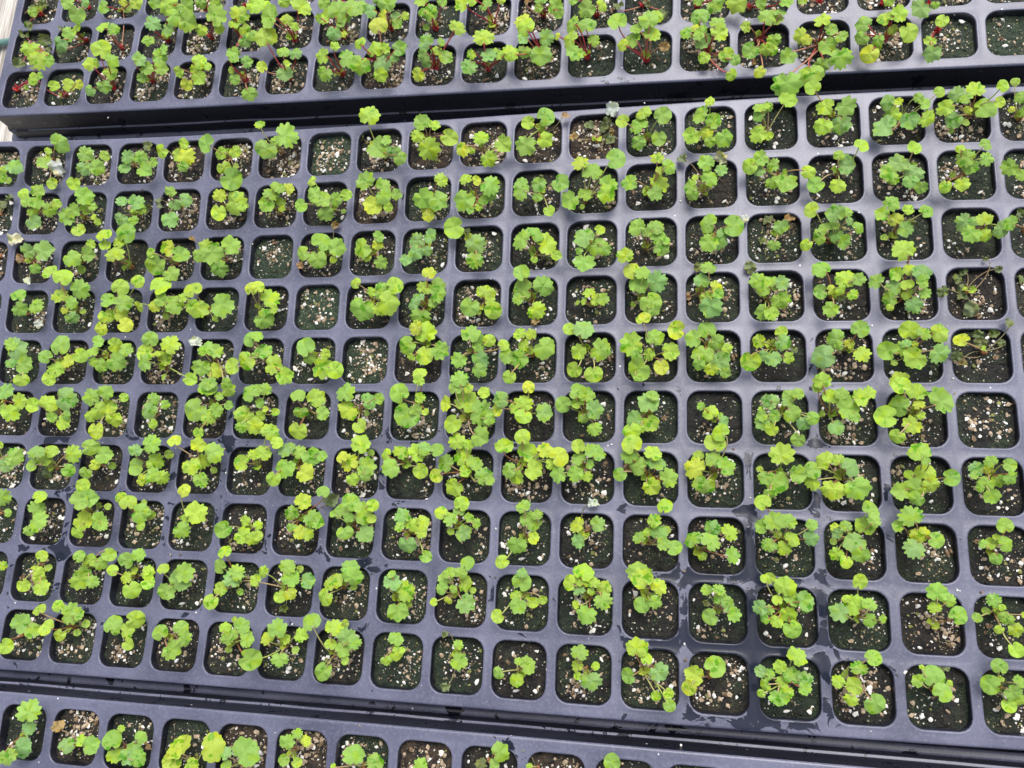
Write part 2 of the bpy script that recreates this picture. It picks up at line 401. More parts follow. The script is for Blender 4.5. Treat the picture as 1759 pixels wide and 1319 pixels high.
def grit_mesh(seed, cnt, tan_, smin=0.2, smax=0.72, xy=None, name="perlite"):
    rnd = random.Random(seed); bm = bmesh.new(); mids = []; bmesh.ops.create_icosphere(bm, subdivisions=1, radius=1)
    base = [v.co.copy() for v in bm.verts]; faces = [tuple(v.index for v in f.verts) for f in bm.faces]; bm.free()
    vs, fs = [], []
    clus = [(rnd.uniform(-7, 7), rnd.uniform(-7, 7)) for _ in range(3)]
    for k in range(cnt):
        if xy: x, y = xy[k][:2]
        elif rnd.random() < 0.55:
            c = rnd.choice(clus); x, y = rnd.gauss(c[0], 2.4), rnd.gauss(c[1], 2.4)
        else: x, y = rnd.uniform(-9.6, 9.6), rnd.uniform(-9.6, 9.6)
        x = max(-9.7, min(9.7, x)) if not xy else x; y = max(-9.7, min(9.7, y)) if not xy else y
        if not xy and abs(x) > 7.5 and abs(y) > 7.5: x *= .85; y *= .85
        s = smin + (smax - smin) * rnd.random() ** 2.7
        if not xy and k % 5 < 2: s = rnd.uniform(.13, .28)
        if rnd.random() < 0.05 and not xy: s *= 1.15
        sc = Vector((s * rnd.uniform(.8, 1.5), s * rnd.uniform(.7, 1.1), s * rnd.uniform(.45, .8)))
        R = Matrix.Rotation(rnd.uniform(0, 6.28), 3, 'Z') @ Matrix.Rotation(rnd.uniform(-.5, .5), 3, 'X')
        q = Vector((x, y, seed * 17.3 if not xy else 0)); 
        z0 = (1.0*noise.noise(q*0.13) + 0.75*noise.noise(q*0.42) + 0.2*noise.noise(q*1.1)) if not xy else xy[k][2]
        b0 = len(vs); o = Vector((rnd.random()*50, rnd.random()*50, 0))
        for v in base:
            d = 1 + 0.75 * noise.noise(v * 1.7 + o)
            p = R @ Vector((v.x*sc.x*d, v.y*sc.y*d, v.z*sc.z*d))
            vs.append(((x + p.x)*0.001, (y + p.y)*0.001, (z0 + sc.z*0.45 + p.z)*0.001))
        for f in faces: fs.append(tuple(i + b0 for i in f))
        u = rnd.random(); mi = 1 if u < tan_ else (2 if u < tan_ + 0.14 else (3 if u < tan_ + 0.22 else 0))
        mids += [mi] * len(faces)
    return mesh(name, vs, fs, [M_PW, M_PT, M_PB, M_PG], smooth=False, mids=mids)
SOILS = [soil_mesh(s) for s in range(10)]
GRIT = {}
for s in range(10):
    GRIT['few', s] = grit_mesh(s, 80, 0.32, .20, 1.05); GRIT['mid', s] = grit_mesh(s, 150, 0.42, .22, 1.1); GRIT['rich', s] = grit_mesh(s, 250, 0.52, 0.28, 1.15)

def in_view(r, c, tray):
    x, y = cell_xy(r, c); hit = False
    for dx in (-11, 0, 11):
        for dy in (-11, 0, 11):
            u, v, _ = project(surf(tray, x + dx, y + dy, -4))
            if -6 < u < 1765 and -6 < v < 1325: hit = True
    return hit
ORD = ["first", "second", "third", "fourth", "fifth", "sixth", "seventh", "eighth", "ninth", "tenth", "eleventh", "twelfth", "thirteenth",
       "fourteenth", "fifteenth", "sixteenth", "seventeenth", "eighteenth", "nineteenth", "twentieth"]
TN = {'T': "upper tray", 'M': "middle tray", 'B': "lower tray"}
PLACE = {}; CELLS = []
for tray, rows in (('T', range(7, 11)), ('M', range(1, 11)), ('B', range(1, 3))):
    vis = [r for r in rows if any(in_view(r, c, tray) for c in range(20))]
    for r in vis:
        n = 0
        if tray == 'M': rt = ORD[r-1] + " row"
        elif tray == 'T': rt = {10: "front row", 9: "second row from front", 8: "third row from front", 7: "fourth row from front"}[r]
        else: rt = ORD[r-1] + " row"
        for c in range(20):
            if not in_view(r, c, tray): continue
            x, y = cell_xy(r, c); u, v, _ = project(surf(tray, x, y, -4)); CELLS.append((tray, r, c))
            if u < 8: PLACE[tray, r, c] = "cut by left edge, %s, %s" % (rt, TN[tray])
            elif u > 1751: PLACE[tray, r, c] = "cut by right edge, %s, %s" % (rt, TN[tray])
            else: PLACE[tray, r, c] = "%s from left, %s, %s" % (ORD[n], rt, TN[tray]); n += 1
# what single cells look like in the photograph: amount of pale grit, moss, brown grit
SPEC = {('M',1,6):('rich',.1,.5),('M',1,7):('rich',.9,0),('M',1,9):('mid',.1,.6),('M',1,10):('rich',.2,.35),('M',1,11):('mid',.2,.5),('M',1,12):('rich',.05,.9),
        ('M',1,4):('rich',.1,.45),('M',2,4):('rich',.2,.3),('M',2,8):('rich',.05,.6),('M',3,6):('mid',.85,.0),('M',4,7):('mid',1.0,.0),('M',5,8):('rich',.85,.05),
        ('M',6,18):('mid',.5,0),('M',4,18):('mid',.15,.1),('M',5,18):('few',.4,0),('T',10,8):('rich',.1,.6),('T',10,13):('few',.8,.05),('T',10,12):('few',.7,.05),
        ('T',10,19):('few',.85,0),('T',10,18):('mid',.8,.05),('T',10,1):('mid',.8,0),('B',1,7):('rich',.1,.4),('B',1,9):('rich',.2,.6),('B',1,11):('rich',.2,.5),
        ('B',1,6):('rich',.2,.5),('B',1,3):('rich',.2,.2),('M',9,17):('rich',.05,.1),('M',3,5):('mid',.5,0),('M',4,5):('few',.6,0),('M',2,14):('mid',.4,.2)}
DESC = {'few': "dark mossy soil with few white grains", 'mid': "dark soil with scattered pale grains", 'rich': "gravelly soil thick with tan grains"}
SOILZ = {}
def frame(tray, r, c, h, rot=0):
    x, y = cell_xy(r, c); o = surf(tray, x, y, h)
    ex = (surf(tray, x + 5, y, h) - surf(tray, x - 5, y, h)).normalized(); ey = (surf(tray, x, y + 5, h) - surf(tray, x, y - 5, h)).normalized()
    ez = ex.cross(ey).normalized(); ey = ez.cross(ex)
    M = Matrix((ex, ey, ez)).transposed().to_4x4(); M.translation = o * 0.001
    return M @ Matrix.Rotation(rot, 4, 'Z')
rs = random.Random(99)
for tray, r, c in CELLS:
    kind, moss, brown = SPEC.get((tray, r, c), (None, None, None))
    if kind is None:
        p = (0.20, 0.65, 1.0)
        if r >= 8 and tray == 'M': p = (0.30, 0.92, 1.0)
        elif tray == 'M' and r <= 3: p = (0.1, 0.72, 1.0)
        u = rs.random(); kind = 'few' if u < p[0] else ('mid' if u < p[1] else 'rich')
        moss = rs.uniform(0.35, 0.70); brown = max(0, rs.gauss(0.03, 0.08))
    h = -rs.uniform(2.5, 3.9); SOILZ[tray, r, c] = h
    k = rs.randrange(10)
    o = obj("soil_plug", SOILS[k]); o.matrix_world = frame(tray, r, c, h, rs.randrange(4) * pi / 2)
    o.color = (moss, brown, 0, 1)
    tag(o, DESC[kind] + ", " + PLACE[tray, r, c], "soil plug", "soil plugs filling the tray cells")
    obj("perlite", GRIT[kind, k], o)

# ------------------------------------------------------------------ leaf prototypes (unit radius, tip along +Y, petiole joins at y = -0.62)
def leaf_mesh(kind, seed):
    rnd = random.Random(seed * 31 + {'l': 1, 'o': 2, 'c': 3, 'x': 4}[kind])
    NO, NR = (84, 7) if kind != 'c' else (40, 5)
    asym = rnd.uniform(-.11, .11); depth = rnd.uniform(.12, .27); tp = rnd.uniform(.075, .12); wid = rnd.uniform(.95, 1.1)
    cup = rnd.uniform(-.50, .20); fold = rnd.uniform(-.05, .55); twist = rnd.uniform(-.12, .12); ph = rnd.random() * 10
    nt_ = rnd.choice((9, 11, 11, 13)); sp1 = rnd.uniform(.50, .72)
    def radius(a):
        ad = abs(a)
        if kind == 'l' or kind == 'x':
            s = 1.0 - depth * exp(-((ad - sp1) / .12) ** 2) - depth * .65 * exp(-((ad - 1.72) / .15) ** 2)
            t = abs(((a * nt_ / (2 * pi) + .5) % 1) - .5) * 2
            s += tp * (1 - 1.9 * t ** 1.6) * (1 if ad < 2.4 else .3)
            s *= 1 - .20 / (1 + exp(-(ad - 2.15) * 6)) + asym * sin(a)
        elif kind == 'o':
            t = abs(sin(a * 4.5)); s = 0.98 + .055 * (t ** .6 - .6) * (1 if ad < 2.5 else .2) + asym * sin(a)
        else:
            s = 0.98 + .02 * cos(3 * a + ph) - .04 * exp(-(a / .12) ** 2)
        notch = {'l': .42, 'x': .4, 'o': .45, 'c': .06}[kind]
        s -= notch * exp(-((pi - ad) / .22) ** 2)
        return s
    vs = [(0, 0, 0)]; 
    def zz(x, y, rr):
        z = cup * (x*x + y*y) * .6 + fold * (abs(x) ** 1.2) * .45 + twist * x * y
        z += .085 * rr * sin(4 * atan2(x, y) + ph) + .05 * noise.noise(Vector((x*2.2 + ph, y*2.2, seed)))
        z += .045 * 0.4 * rr * rr * sin(9 * atan2(x, y) + ph)
        if kind == 'x': z += .55 * noise.noise(Vector((x*1.6 + ph, y*1.6, seed))) + .5 * abs(x) ** 1.3
        return z
    if kind == 'l' and seed >= 40: fold, cup = 1.5, -.2
    for k in range(1, NR + 1):
        f = k / NR
        for i in range(NO):
            a = -pi + 2*pi*(i + .5)/NO
            s = radius(a); s = 1 + (s - 1) * (f ** 2.2); s *= f
            x, y = sin(a) * s * wid, cos(a) * s
            if kind == 'x': x *= .72
            vs.append((x, y, zz(x, y, f)))
    fs = [(0, 1 + (i+1) % NO, 1 + i) for i in range(NO)]
    for k in range(NR - 1):
        for i in range(NO):
            a, b = 1 + k*NO + i, 1 + k*NO + (i+1) % NO; fs.append((a, b, b + NO, a + NO))
    return mesh("leaf", vs, fs, M_LEAF)
PROTO = {'l': [leaf_mesh('l', s) for s in range(18)], 'o': [leaf_mesh('o', s) for s in range(10)], 'c': [leaf_mesh('c', s) for s in range(6)], 'x': [leaf_mesh('x', s) for s in range(6)], 'u': [leaf_mesh('l', s) for s in range(40, 45)]}
LC = {'g': ('l', (0.195, 0.365, 0.030)), 'b': ('l', (0.168, 0.335, 0.068)), 'y': ('l', (0.275, 0.440, 0.018)), 'w': ('l', (0.35, 0.465, 0.014)),
      'G': ('o', (0.195, 0.365, 0.032)), 'V': ('o', (0.280, 0.450, 0.020)), 'W': ('o', (0.37, 0.47, 0.018)), 'c': ('c', (0.26, 0.40, 0.035)),
      'x': ('x', (0.13, 0.17, 0.06)), 'k': ('x', (0.50, 0.52, 0.40)), 'n': ('x', (0.34, 0.21, 0.09))}
DATA = """
@0 0
T8.0 25,6,9,x 20,17,7,x 30,3,7,x 22,8,7,g 17,8,6,x C29,10
T8.1 46,1,10,g 53,10,11,G 58,1,6,b C62,6
T8.2 71,5,9,G 93,2,9,y 87,6,6,c 84,1,6,w C85,8
T8.3 115,3,15,y 127,4,12,g 106,2,8,g C116,6
T8.4 147,1,8,y 138,2,8,g C142,7
T8.5 174,3,12,y C170,8
T9.0 21,33,12,y 27,40,14,y 33,41,8,g 13,43,8,x 30,27,9,x 17,24,8,x 34,35,7,x C23,33
T9.1 48,23,11,g 41,30,11,b 53,19,6,V 43,20,6,x 42,36,6,x C60,28
T9.2 71,18,10,y 77,20,9,g 80,0,4,x C84,34
T9.3 104,16,12,b 119,11,12,g 128,15,13,g 115,20,10,b 102,27,8,g C116,28
T9.4 138,20,9,y 148,11,16,g 150,19,8,y C146,26
T9.5 161,17,8,y 164,10,13,y 168,28,9,b 160,36,9,g 168,20,8,y 173,24,8,g C166,24
T10.0 22,54,9,V 18,60,4,c 27,52,5,g C13,62
T10.1 37,59,8,V 47,58,9,V 54,58,6,w 24,46,6,x C46,66
T10.2 70,34,14,V 63,44,11,y 76,41,9,g 75,50,10,y 71,59,10,b 62,62,8,b C79,61
T10.3 95,41,10,b 109,39,11,g 112,34,8,g 100,47,10,g 110,47,10,g 98,53,8,g C106,56
T10.4 136,42,11,y 134,48,10,y 142,45,6,y 123,49,8,y 129,58,9,W 137,53,10,y C140,55
T10.5 169,43,9,b 159,38,9,g 159,48,5,y 161,54,8,g 171,64,10,g C170,56
M1.0 9,114,11,b 0,122,8,g 6,124,5,c 2,116,6,y
M1.1 40,98,12,g 31,111,10,g 39,114,12,k 33,104,5,y 36,126,8,c C37,110
M1.2 58,106,11,b 58,115,10,b 66,115,10,g 72,107,7,c 51,126,9,V C62,112
M1.3 87,108,9,b 85,115,9,b 96,108,10,g 99,117,12,g 105,111,6,g 102,101,7,x C93,114
M1.4 111,104,10,V 126,99,8,y 122,106,9,y 127,107,12,w 125,114,8,g C125,111
M1.5 142,99,13,G 152,105,9,y 161,104,9,y 154,115,9,V 162,114,4,c 159,123,15,G C158,109
@1 0
T8.6 19,1,8,y C22,5
T8.7 72,4,9,g 47,2,9,g C60,5
T8.8 84,0,8,g C92,6
T9.6 31,5,14,y 21,14,9,y 26,18,7,y 10,12,15,g 3,4,14,y C27,28
T9.7 57,8,16,g 66,4,13,g 48,12,10,y 58,14,9,g 43,12,6,g 53,22,11,b 60,23,5,w C61,26
T9.8 90,3,14,g 79,7,9,b 87,10,8,w 96,12,9,b 97,16,7,g 102,11,6,y C93,20
T9.9 115,0,11,y 120,9,12,g 128,2,7,g 114,8,6,g 117,19,5,c C124,20
T9.10 142,2,12,y 158,3,9,g 149,0,8,y 168,0,7,y C164,18
T10.6 6,26,14,y 4,46,8,W 19,36,9,g 27,37,10,b 19,50,11,b 21,44,5,y C24,54
T10.7 46,38,11,y 54,32,7,y 62,40,13,g 47,50,11,g 55,51,4,c C60,52
T10.8 71,29,9,V 81,34,12,y 86,42,14,b 98,33,12,b 95,39,7,b 72,44,13,g 85,51,11,y 88,33,8,y 84,17,12,W C86,47
T10.9 117,29,11,b 115,38,10,b 117,43,7,b 124,35,9,y 130,39,11,g 138,19,11,y 127,29,6,g 112,51,10,w C124,48
T10.10 157,26,14,y 148,37,7,y 159,38,12,b 146,45,12,b 166,38,10,y 174,36,13,y C160,48
M1.6 3,86,7,y 20,93,18,g 7,102,14,g 14,97,9,g C18,105
M1.8 78,80,14,y 73,94,7,x 83,102,16,g 95,104,10,b 99,108,9,g 89,96,8,g C83,101
M1.9 114,85,12,g 122,86,9,y 111,93,10,y 118,102,17,y 133,94,13,V C119,96
M1.10 155,95,11,y 169,99,13,y 142,102,10,w 159,109,12,y 148,103,5,y C156,103
M2.6 14,128,10,g 22,130,9,w
M2.7 38,124,8,V
M2.8 75,125,13,g 87,128,11,g
M2.9 127,124,11,y
M2.10 144,123,9,y 151,124,7,w 160,127,14,g
@2 0
T9.11 18,5,7,g 29,4,12,g 32,9,7,g 20,0,8,g 11,1,7,n C22,11
T9.12 52,6,13,g 61,3,8,y 42,0,7,g C58,11
T9.13 74,4,8,x 103,9,9,x 92,2,6,x C90,4
T9.14 139,3,12,g 128,0,7,g C127,5
T9.15 155,2,13,y 170,2,9,g C163,6
T10.11 9,18,13,V 8,14,12,w 8,26,9,b 23,26,12,b 8,35,9,g 19,37,15,g 26,42,4,n 0,38,8,y C20,38
T10.12 41,16,12,g 51,17,13,G 43,19,5,W 40,27,12,y 56,28,9,y 44,36,12,g 31,25,5,w C52,40
T10.13 72,15,14,G 86,20,10,g 94,14,13,g 99,11,9,y 83,27,12,g 96,24,12,y 76,31,8,w 104,32,8,n C92,42
T10.14 129,11,13,G 126,19,7,W 141,16,12,g 142,23,13,y 120,22,9,g 130,22,10,g 132,29,12,b 132,39,9,y 147,37,11,V 151,51,8,V 153,41,8,g C134,38
T10.15 161,18,8,y 175,12,13,g 164,35,12,G 170,49,9,W 174,33,10,y 166,43,4,n C169,28
M1.11 11,84,10,V 23,80,12,G 20,88,6,y 9,99,16,g 22,96,12,y 36,80,6,n C20,91
M1.12 69,76,11,k 65,84,10,x 63,88,8,x 53,87,8,x 42,94,8,n 66,96,9,x 68,91,4,n C58,97
M1.13 76,83,9,V 90,78,10,y 103,79,13,G 87,86,13,g 87,97,11,g 101,95,10,G C93,97
M1.14 136,70,8,w 130,78,12,g 138,84,12,g 124,93,12,y 146,94,13,g 134,91,9,w 136,97,8,y C135,95
M1.15 172,74,10,g 170,79,9,g 170,92,13,y C174,96
M2.11 7,127,11,g 18,126,11,b 20,122,5,x 33,125,12,g
M2.12 47,112,12,w 55,118,14,g 71,109,14,G 65,127,15,g
M2.13 100,109,9,w 107,114,10,g 81,125,12,g 101,117,7,w 100,126,13,y
M2.14 134,112,13,g 144,108,10,k 117,109,9,x 143,117,9,b 135,123,11,g 123,128,11,g 126,122,5,y
M2.15 163,114,11,V 171,108,11,g 170,117,8,b
@3 0
T10.15 4,12,13,y 4,27,10,g 3,34,8,y 8,8,8,g
T9.15 12,0,12,g
T9.16 24,0,6,c C35,2
T9.17 83,0,8,y C79,3
T9.18 105,5,13,b 115,3,6,g C110,4
T10.16 38,14,12,y 23,24,10,w 27,27,8,w 43,20,10,G 50,25,9,g 41,31,13,g 50,39,16,g 37,44,11,g 14,38,13,g 30,50,16,g 13,57,18,g C35,32
T10.17 66,17,12,g 81,12,12,V 90,10,12,y 97,22,14,V 65,26,9,g 76,27,8,g 86,20,7,y 75,31,7,y 70,37,12,W C80,28
T10.18 112,28,8,y 113,36,12,b 120,14,9,V C115,22
M1.15 13,69,12,y 0,74,9,g 0,93,7,y
M1.16 31,60,10,V 40,73,13,y 53,73,13,g 38,86,13,y 50,85,13,b C42,80
M1.17 83,71,10,b 90,70,7,w 86,78,13,y 81,87,15,b 98,82,13,b 109,81,11,y 107,71,10,G 103,67,7,g 118,63,8,V 84,91,4,w C92,84
M1.18 142,62,12,y 130,65,11,b 136,67,9,G 123,74,12,y 128,82,12,b 150,74,16,G 161,59,9,V 159,70,8,V 138,75,6,w 136,84,5,c 126,90,4,c C138,80
M1.19 170,56,6,c 168,75,5,w 175,66,10,g 176,76,8,g C172,82
M2.15 4,113,10,g 12,125,15,g 3,125,9,g 28,118,11,V C8,122
M2.16 64,100,10,V 49,107,8,y 53,114,13,b 33,127,12,G 48,127,11,y C47,121
M2.17 101,102,10,V 91,112,13,b 83,118,12,g 101,118,12,b 98,124,10,b 105,128,9,g 87,123,8,y C96,118
M2.18 150,99,10,G 132,102,6,V 137,108,13,g 139,114,11,g 150,109,11,g 127,120,5,c 122,128,9,V 133,126,10,y C134,120
M2.19 167,115,11,g 175,120,8,g
@0 1
M2.0 6,5,8,x 0,9,8,x C1,15
M2.1 16,1,8,V 26,0,10,g 19,7,9,g 25,7,9,g 33,12,10,g 38,8,7,y 22,13,8,y 23,20,10,b C28,15
M2.2 57,3,13,g 50,12,11,g 47,17,12,g 59,12,9,y 63,10,7,g 64,17,4,w 67,20,5,y 54,26,10,V C60,18
M2.3 84,7,8,b 93,7,11,b 83,18,10,b 91,19,7,g 101,12,9,x 97,12,6,y C96,17
M2.4 117,0,8,g 120,8,8,b 127,5,10,b 117,18,12,b 110,7,9,x C126,11
M2.5 151,3,10,w 161,7,17,y 151,14,11,V 166,9,7,y C158,12
M3.0 10,33,11,k C1,44
M3.1 29,41,15,b 19,41,10,b 16,45,9,n 24,52,8,g 20,60,7,k C24,48
M3.2 62,36,8,y 60,43,10,g 49,45,12,g 56,53,6,c C57,48
M3.3 71,29,10,V 72,37,8,y 79,43,12,y 82,35,9,y 86,28,14,G C91,52
M3.4 115,39,12,w 124,43,12,G 108,50,15,G 104,42,7,V 117,56,11,g C122,49
M3.5 142,37,10,y 146,41,15,g 158,37,13,g 150,52,14,g 136,43,10,g 132,32,4,n C156,47
M4.1 13,71,11,G 13,80,11,g 24,78,10,g 27,90,7,k C20,83
M4.2 34,55,10,V 43,58,13,V 54,67,15,g 41,72,11,y 48,76,9,g 44,81,5,w 49,86,10,b 57,82,4,c C54,82
M4.3 82,65,12,V 94,61,9,V 74,74,11,G 84,76,13,g 82,83,11,w 73,85,10,V 86,91,10,W 69,94,9,W C80,86
M4.4 110,64,15,V 95,78,8,w 106,78,9,w 110,74,10,g 119,76,15,g 125,73,8,y 114,85,5,c C116,82
M4.5 132,67,11,V 135,79,15,y 152,77,16,g 148,87,5,c C144,80
M4.6 173,66,10,W
M5.1 7,105,9,g 10,107,14,b 7,117,8,b 16,119,12,g 15,129,9,V C13,113
M5.2 41,105,14,G 31,113,10,G 46,116,9,w 55,112,10,V 38,121,12,y 34,128,10,V C45,118
M5.3 67,103,9,g 79,105,10,V 64,110,9,y 86,108,10,g 79,116,13,g 69,119,10,g 64,116,8,y C76,113
M5.4 103,101,11,G 116,105,14,y 100,110,11,V 99,117,11,g 113,115,10,w 107,111,6,w 113,127,5,c 131,128,10,V C116,121
M5.5 135,103,9,k 142,108,13,g 148,109,10,g 139,120,13,g 147,122,12,w 143,131,10,g 155,131,8,g C149,117
M5.6 172,101,10,G 169,116,12,V 160,120,11,V 175,112,6,g
@1 1
M2.6 8,8,12,g 16,7,7,y 17,11,6,w 10,1,12,g C17,15
M2.7 31,9,9,G 40,2,11,g 46,6,13,g 48,14,12,g 54,5,10,g 62,2,9,V 60,13,4,c C54,12
M2.8 81,9,14,w 87,2,12,g 96,1,9,g 91,10,7,V C88,7
M2.9 114,4,14,g 125,5,13,g 118,11,10,W 118,16,9,w C119,9
M2.10 143,5,16,g 160,1,11,g 156,5,7,g 147,12,6,g 153,10,6,y C151,4
M3.7 45,34,13,G 55,38,13,g 32,42,10,G 42,46,13,G 53,46,5,W 30,50,6,n 54,23,7,n C49,43
M3.8 73,38,14,g 83,36,9,w 84,31,8,g 76,44,7,y 85,48,10,g C81,43
M3.9 111,33,12,b 119,30,10,b 110,41,12,b 103,46,9,b 117,40,8,b C118,38
M3.10 136,24,14,V 145,27,6,x 150,35,15,b 150,46,12,g C147,34
M4.6 1,65,9,W 9,73,14,y 12,80,6,y 5,87,15,g C4,82
M4.8 68,62,9,V 73,80,17,g 86,68,12,g 95,64,12,V 90,75,16,y 84,80,10,y 79,69,7,y C81,76
M4.9 119,56,10,w 115,66,10,y 125,65,11,g 124,70,12,g 111,73,11,b 108,77,9,b 121,76,8,g 113,85,13,g C118,80
M4.10 147,79,13,G 157,69,12,y 160,74,8,y 163,81,13,V 153,82,5,c C156,79
M5.6 0,99,9,g 5,110,13,g 11,119,13,y 19,126,13,y C9,115
M5.7 34,107,15,G 47,111,8,y 45,120,15,y 54,122,13,V 37,114,8,g C43,115
M5.9 103,105,13,G 110,93,10,w 117,97,15,y 116,112,13,V 126,108,13,g 107,113,6,y C118,106
M6.9 112,124,9,V 112,130,8,y
M5.10 147,98,14,g 152,104,12,g 160,102,10,V 140,115,12,g 154,114,13,b 153,122,11,g 170,105,8,V C150,110
M5.11 172,112,11,g 174,127,9,V
M6.10 140,129,13,g
@2 1
M2.11 6,0,10,g 17,3,7,g 25,13,8,V C20,2
M2.12 40,5,13,g 50,2,10,g 64,1,13,y 48,10,4,c C50,6
M2.13 98,0,11,g C94,2
M2.14 124,1,9,g C132,2
M3.11 7,32,14,g 15,28,12,g 23,36,16,y 15,46,5,y 26,44,10,x 30,43,8,y C16,43
M3.12 60,26,8,V 50,31,15,b 58,37,12,g 63,39,10,g 49,48,14,g 46,40,6,g C54,39
M3.13 86,24,12,g 98,24,11,g 92,28,7,g 100,31,11,G 102,38,12,g 105,33,7,g C92,40
M3.14 135,22,12,g 152,23,14,G 143,32,14,b 135,34,13,g 159,19,8,k C139,30
M3.15 172,33,6,x
M4.11 6,56,13,G 7,67,14,G 21,65,15,g 4,73,8,g 16,81,13,y 16,89,6,n C14,74
M4.12 53,69,9,y 57,74,9,y 62,73,9,g 49,75,5,y 45,76,4,c C54,78
M4.13 78,44,12,y 82,54,11,W 90,56,11,g 99,62,16,b 86,64,13,g 95,76,15,G 97,81,9,g 83,77,4,c C88,73
M4.14 128,52,8,x 135,52,11,g 130,61,11,b 140,65,10,w 141,70,8,g 133,72,9,y 136,78,17,b 135,82,10,g 120,72,7,n C129,71
M4.15 164,52,10,x 169,61,12,g 173,65,12,g 173,82,12,g C175,74
M5.11 5,98,10,y 13,98,9,y 22,106,15,g 5,114,14,g 8,105,9,y 13,108,6,y C14,112
M5.12 39,94,9,V 49,95,15,b 46,109,12,y 60,108,15,g 43,122,11,V 56,125,12,V C51,108
M5.13 90,87,10,W 83,105,17,y 97,100,13,g 108,110,13,y 86,113,9,g 94,111,9,y 87,121,15,G 103,120,11,W 86,127,6,g C96,113
M5.14 113,94,12,W 134,94,13,G 125,100,13,g 132,111,14,g 140,103,12,g 142,117,15,b 137,121,9,w 147,108,9,y 146,124,8,g 128,118,10,g C132,109
M5.15 164,116,13,V 170,102,10,y 173,112,9,b
@3 1
M3.15 9,23,10,b 15,18,8,n 4,36,8,g 1,19,8,x 7,28,6,x C6,29
M3.16 30,12,10,V 47,15,13,b 54,14,9,g 62,24,9,g 45,23,9,g 39,25,8,g 47,29,10,b 52,34,10,g 36,31,10,g 26,36,9,V 56,20,6,b C43,34
M3.17 85,8,11,g 79,15,11,g 96,12,9,y 109,13,10,G 88,19,10,w 94,25,11,b 98,21,8,x 80,31,5,c C86,31
M3.18 136,20,14,b 149,19,11,y 140,28,12,g 149,29,10,y 161,25,13,b C145,27
M3.19 167,21,10,g 173,15,7,x C176,27
M4.15 3,63,12,g 9,62,10,b 8,74,13,g 2,83,10,y
M4.16 37,53,13,g 36,68,10,G 44,67,7,W 54,60,14,y 62,60,10,g 50,67,8,y 58,70,8,y 49,72,9,x 44,80,12,g C43,72
M4.17 94,40,17,y 75,61,11,g 89,56,10,y 98,53,9,V 106,56,12,b 87,65,11,b 95,64,9,V 96,69,8,y 106,62,10,g 108,69,8,g 84,73,11,g 100,77,12,b 84,79,5,y C92,73
M4.18 121,68,9,x 135,55,6,x 130,60,7,x 133,72,8,x 140,80,12,x 150,46,4,x 158,53,6,x 134,66,8,x C136,69
M4.19 174,60,6,x
M5.15 9,96,9,V 10,103,12,b 3,114,11,b 14,114,9,y 18,108,6,x C2,107
M5.16 63,94,13,G 47,101,13,g 39,113,17,b 64,111,13,y 56,104,7,W 49,106,7,g C52,108
M5.17 98,95,14,V 107,97,10,g 117,96,13,y 82,109,14,G 93,107,11,y 101,104,5,w 95,104,8,b 102,114,15,y 117,111,14,b 87,117,5,c C96,110
M5.18 133,102,10,W 145,98,8,x 130,112,8,x 155,97,7,x 161,104,6,x 165,90,7,x 147,103,9,x 134,117,7,n C148,110
M6.16 38,130,12,y
M6.17 91,130,13,w
@0 2
M6.1 3,5,11,b 13,12,10,y 7,19,13,y 1,17,7,g C4,12
M6.2 23,15,12,V 32,13,12,y 44,10,15,b 36,22,8,g 45,21,6,g 43,26,11,y C42,19
M6.3 63,9,13,g 72,6,11,g 68,17,12,y 75,16,10,y 62,22,8,y 78,24,12,y 85,9,6,V 66,32,12,W C77,16
M6.4 105,10,9,g 102,17,11,b 113,14,7,g 105,27,7,V C109,20
M6.5 142,4,14,g 156,3,10,y 134,18,16,G 143,22,11,y 148,18,10,g 157,14,7,g 150,8,7,g 137,33,8,V C148,15
M6.6 172,6,14,g 169,22,14,y 174,28,13,y 166,29,9,g
M7.1 9,50,12,g 3,56,11,b 0,42,5,y C2,52
M7.2 25,47,10,b 35,46,10,V 29,52,10,y 33,61,9,x 22,56,8,G 49,48,13,y 47,59,9,G C40,57
M7.3 62,43,12,G 71,48,12,g 65,55,7,W 59,61,8,G 77,56,5,c C70,55
M7.4 103,41,13,g 93,46,9,b 94,56,11,G 106,53,13,y 104,62,11,g 111,64,10,y 97,66,8,w 116,48,6,c C106,56
M7.5 120,39,9,W 136,42,12,w 146,47,14,g 131,56,13,y 139,53,10,y 138,65,12,g 147,59,5,c C141,55
M7.6 166,54,11,V 174,49,8,y
M8.1 1,78,12,g 5,88,5,g C3,88
M8.2 27,77,9,V 25,86,11,g 25,94,14,g 20,100,9,g C31,89
M8.3 58,70,10,V 54,80,13,g 61,79,13,g 57,93,13,w 67,94,12,g 53,102,9,V 68,83,5,c 74,84,5,c 70,97,7,g C64,89
M8.4 83,78,8,V 88,81,10,V 96,88,13,g 100,88,7,g 99,81,4,c 96,97,7,V 104,90,6,c C99,92
M8.5 126,73,10,W 134,89,15,y 124,100,12,g 127,93,6,y C130,94
M8.6 154,100,13,G 166,104,12,y 168,94,8,y 173,106,11,y 171,98,5,c
M9.1 1,125,7,y
M9.2 29,118,8,V 26,129,8,y 33,126,5,c C29,124
M9.3 54,118,8,G 62,121,9,y 56,130,11,g 69,123,10,g 75,117,10,G C64,125
M9.4 87,121,12,G 95,118,10,g 77,128,8,V 101,129,9,y 92,128,6,w C95,127
M9.5 112,127,8,V 126,129,13,g
M9.6 154,115,9,V 151,125,11,G 162,130,12,g
@1 2
M6.6 6,4,10,g 2,13,7,g 2,22,8,y 6,17,5,w 13,19,6,V C6,19
M6.7 29,8,10,G 41,10,14,y 31,19,9,g 38,21,9,x 45,20,10,g 29,32,12,V C37,19
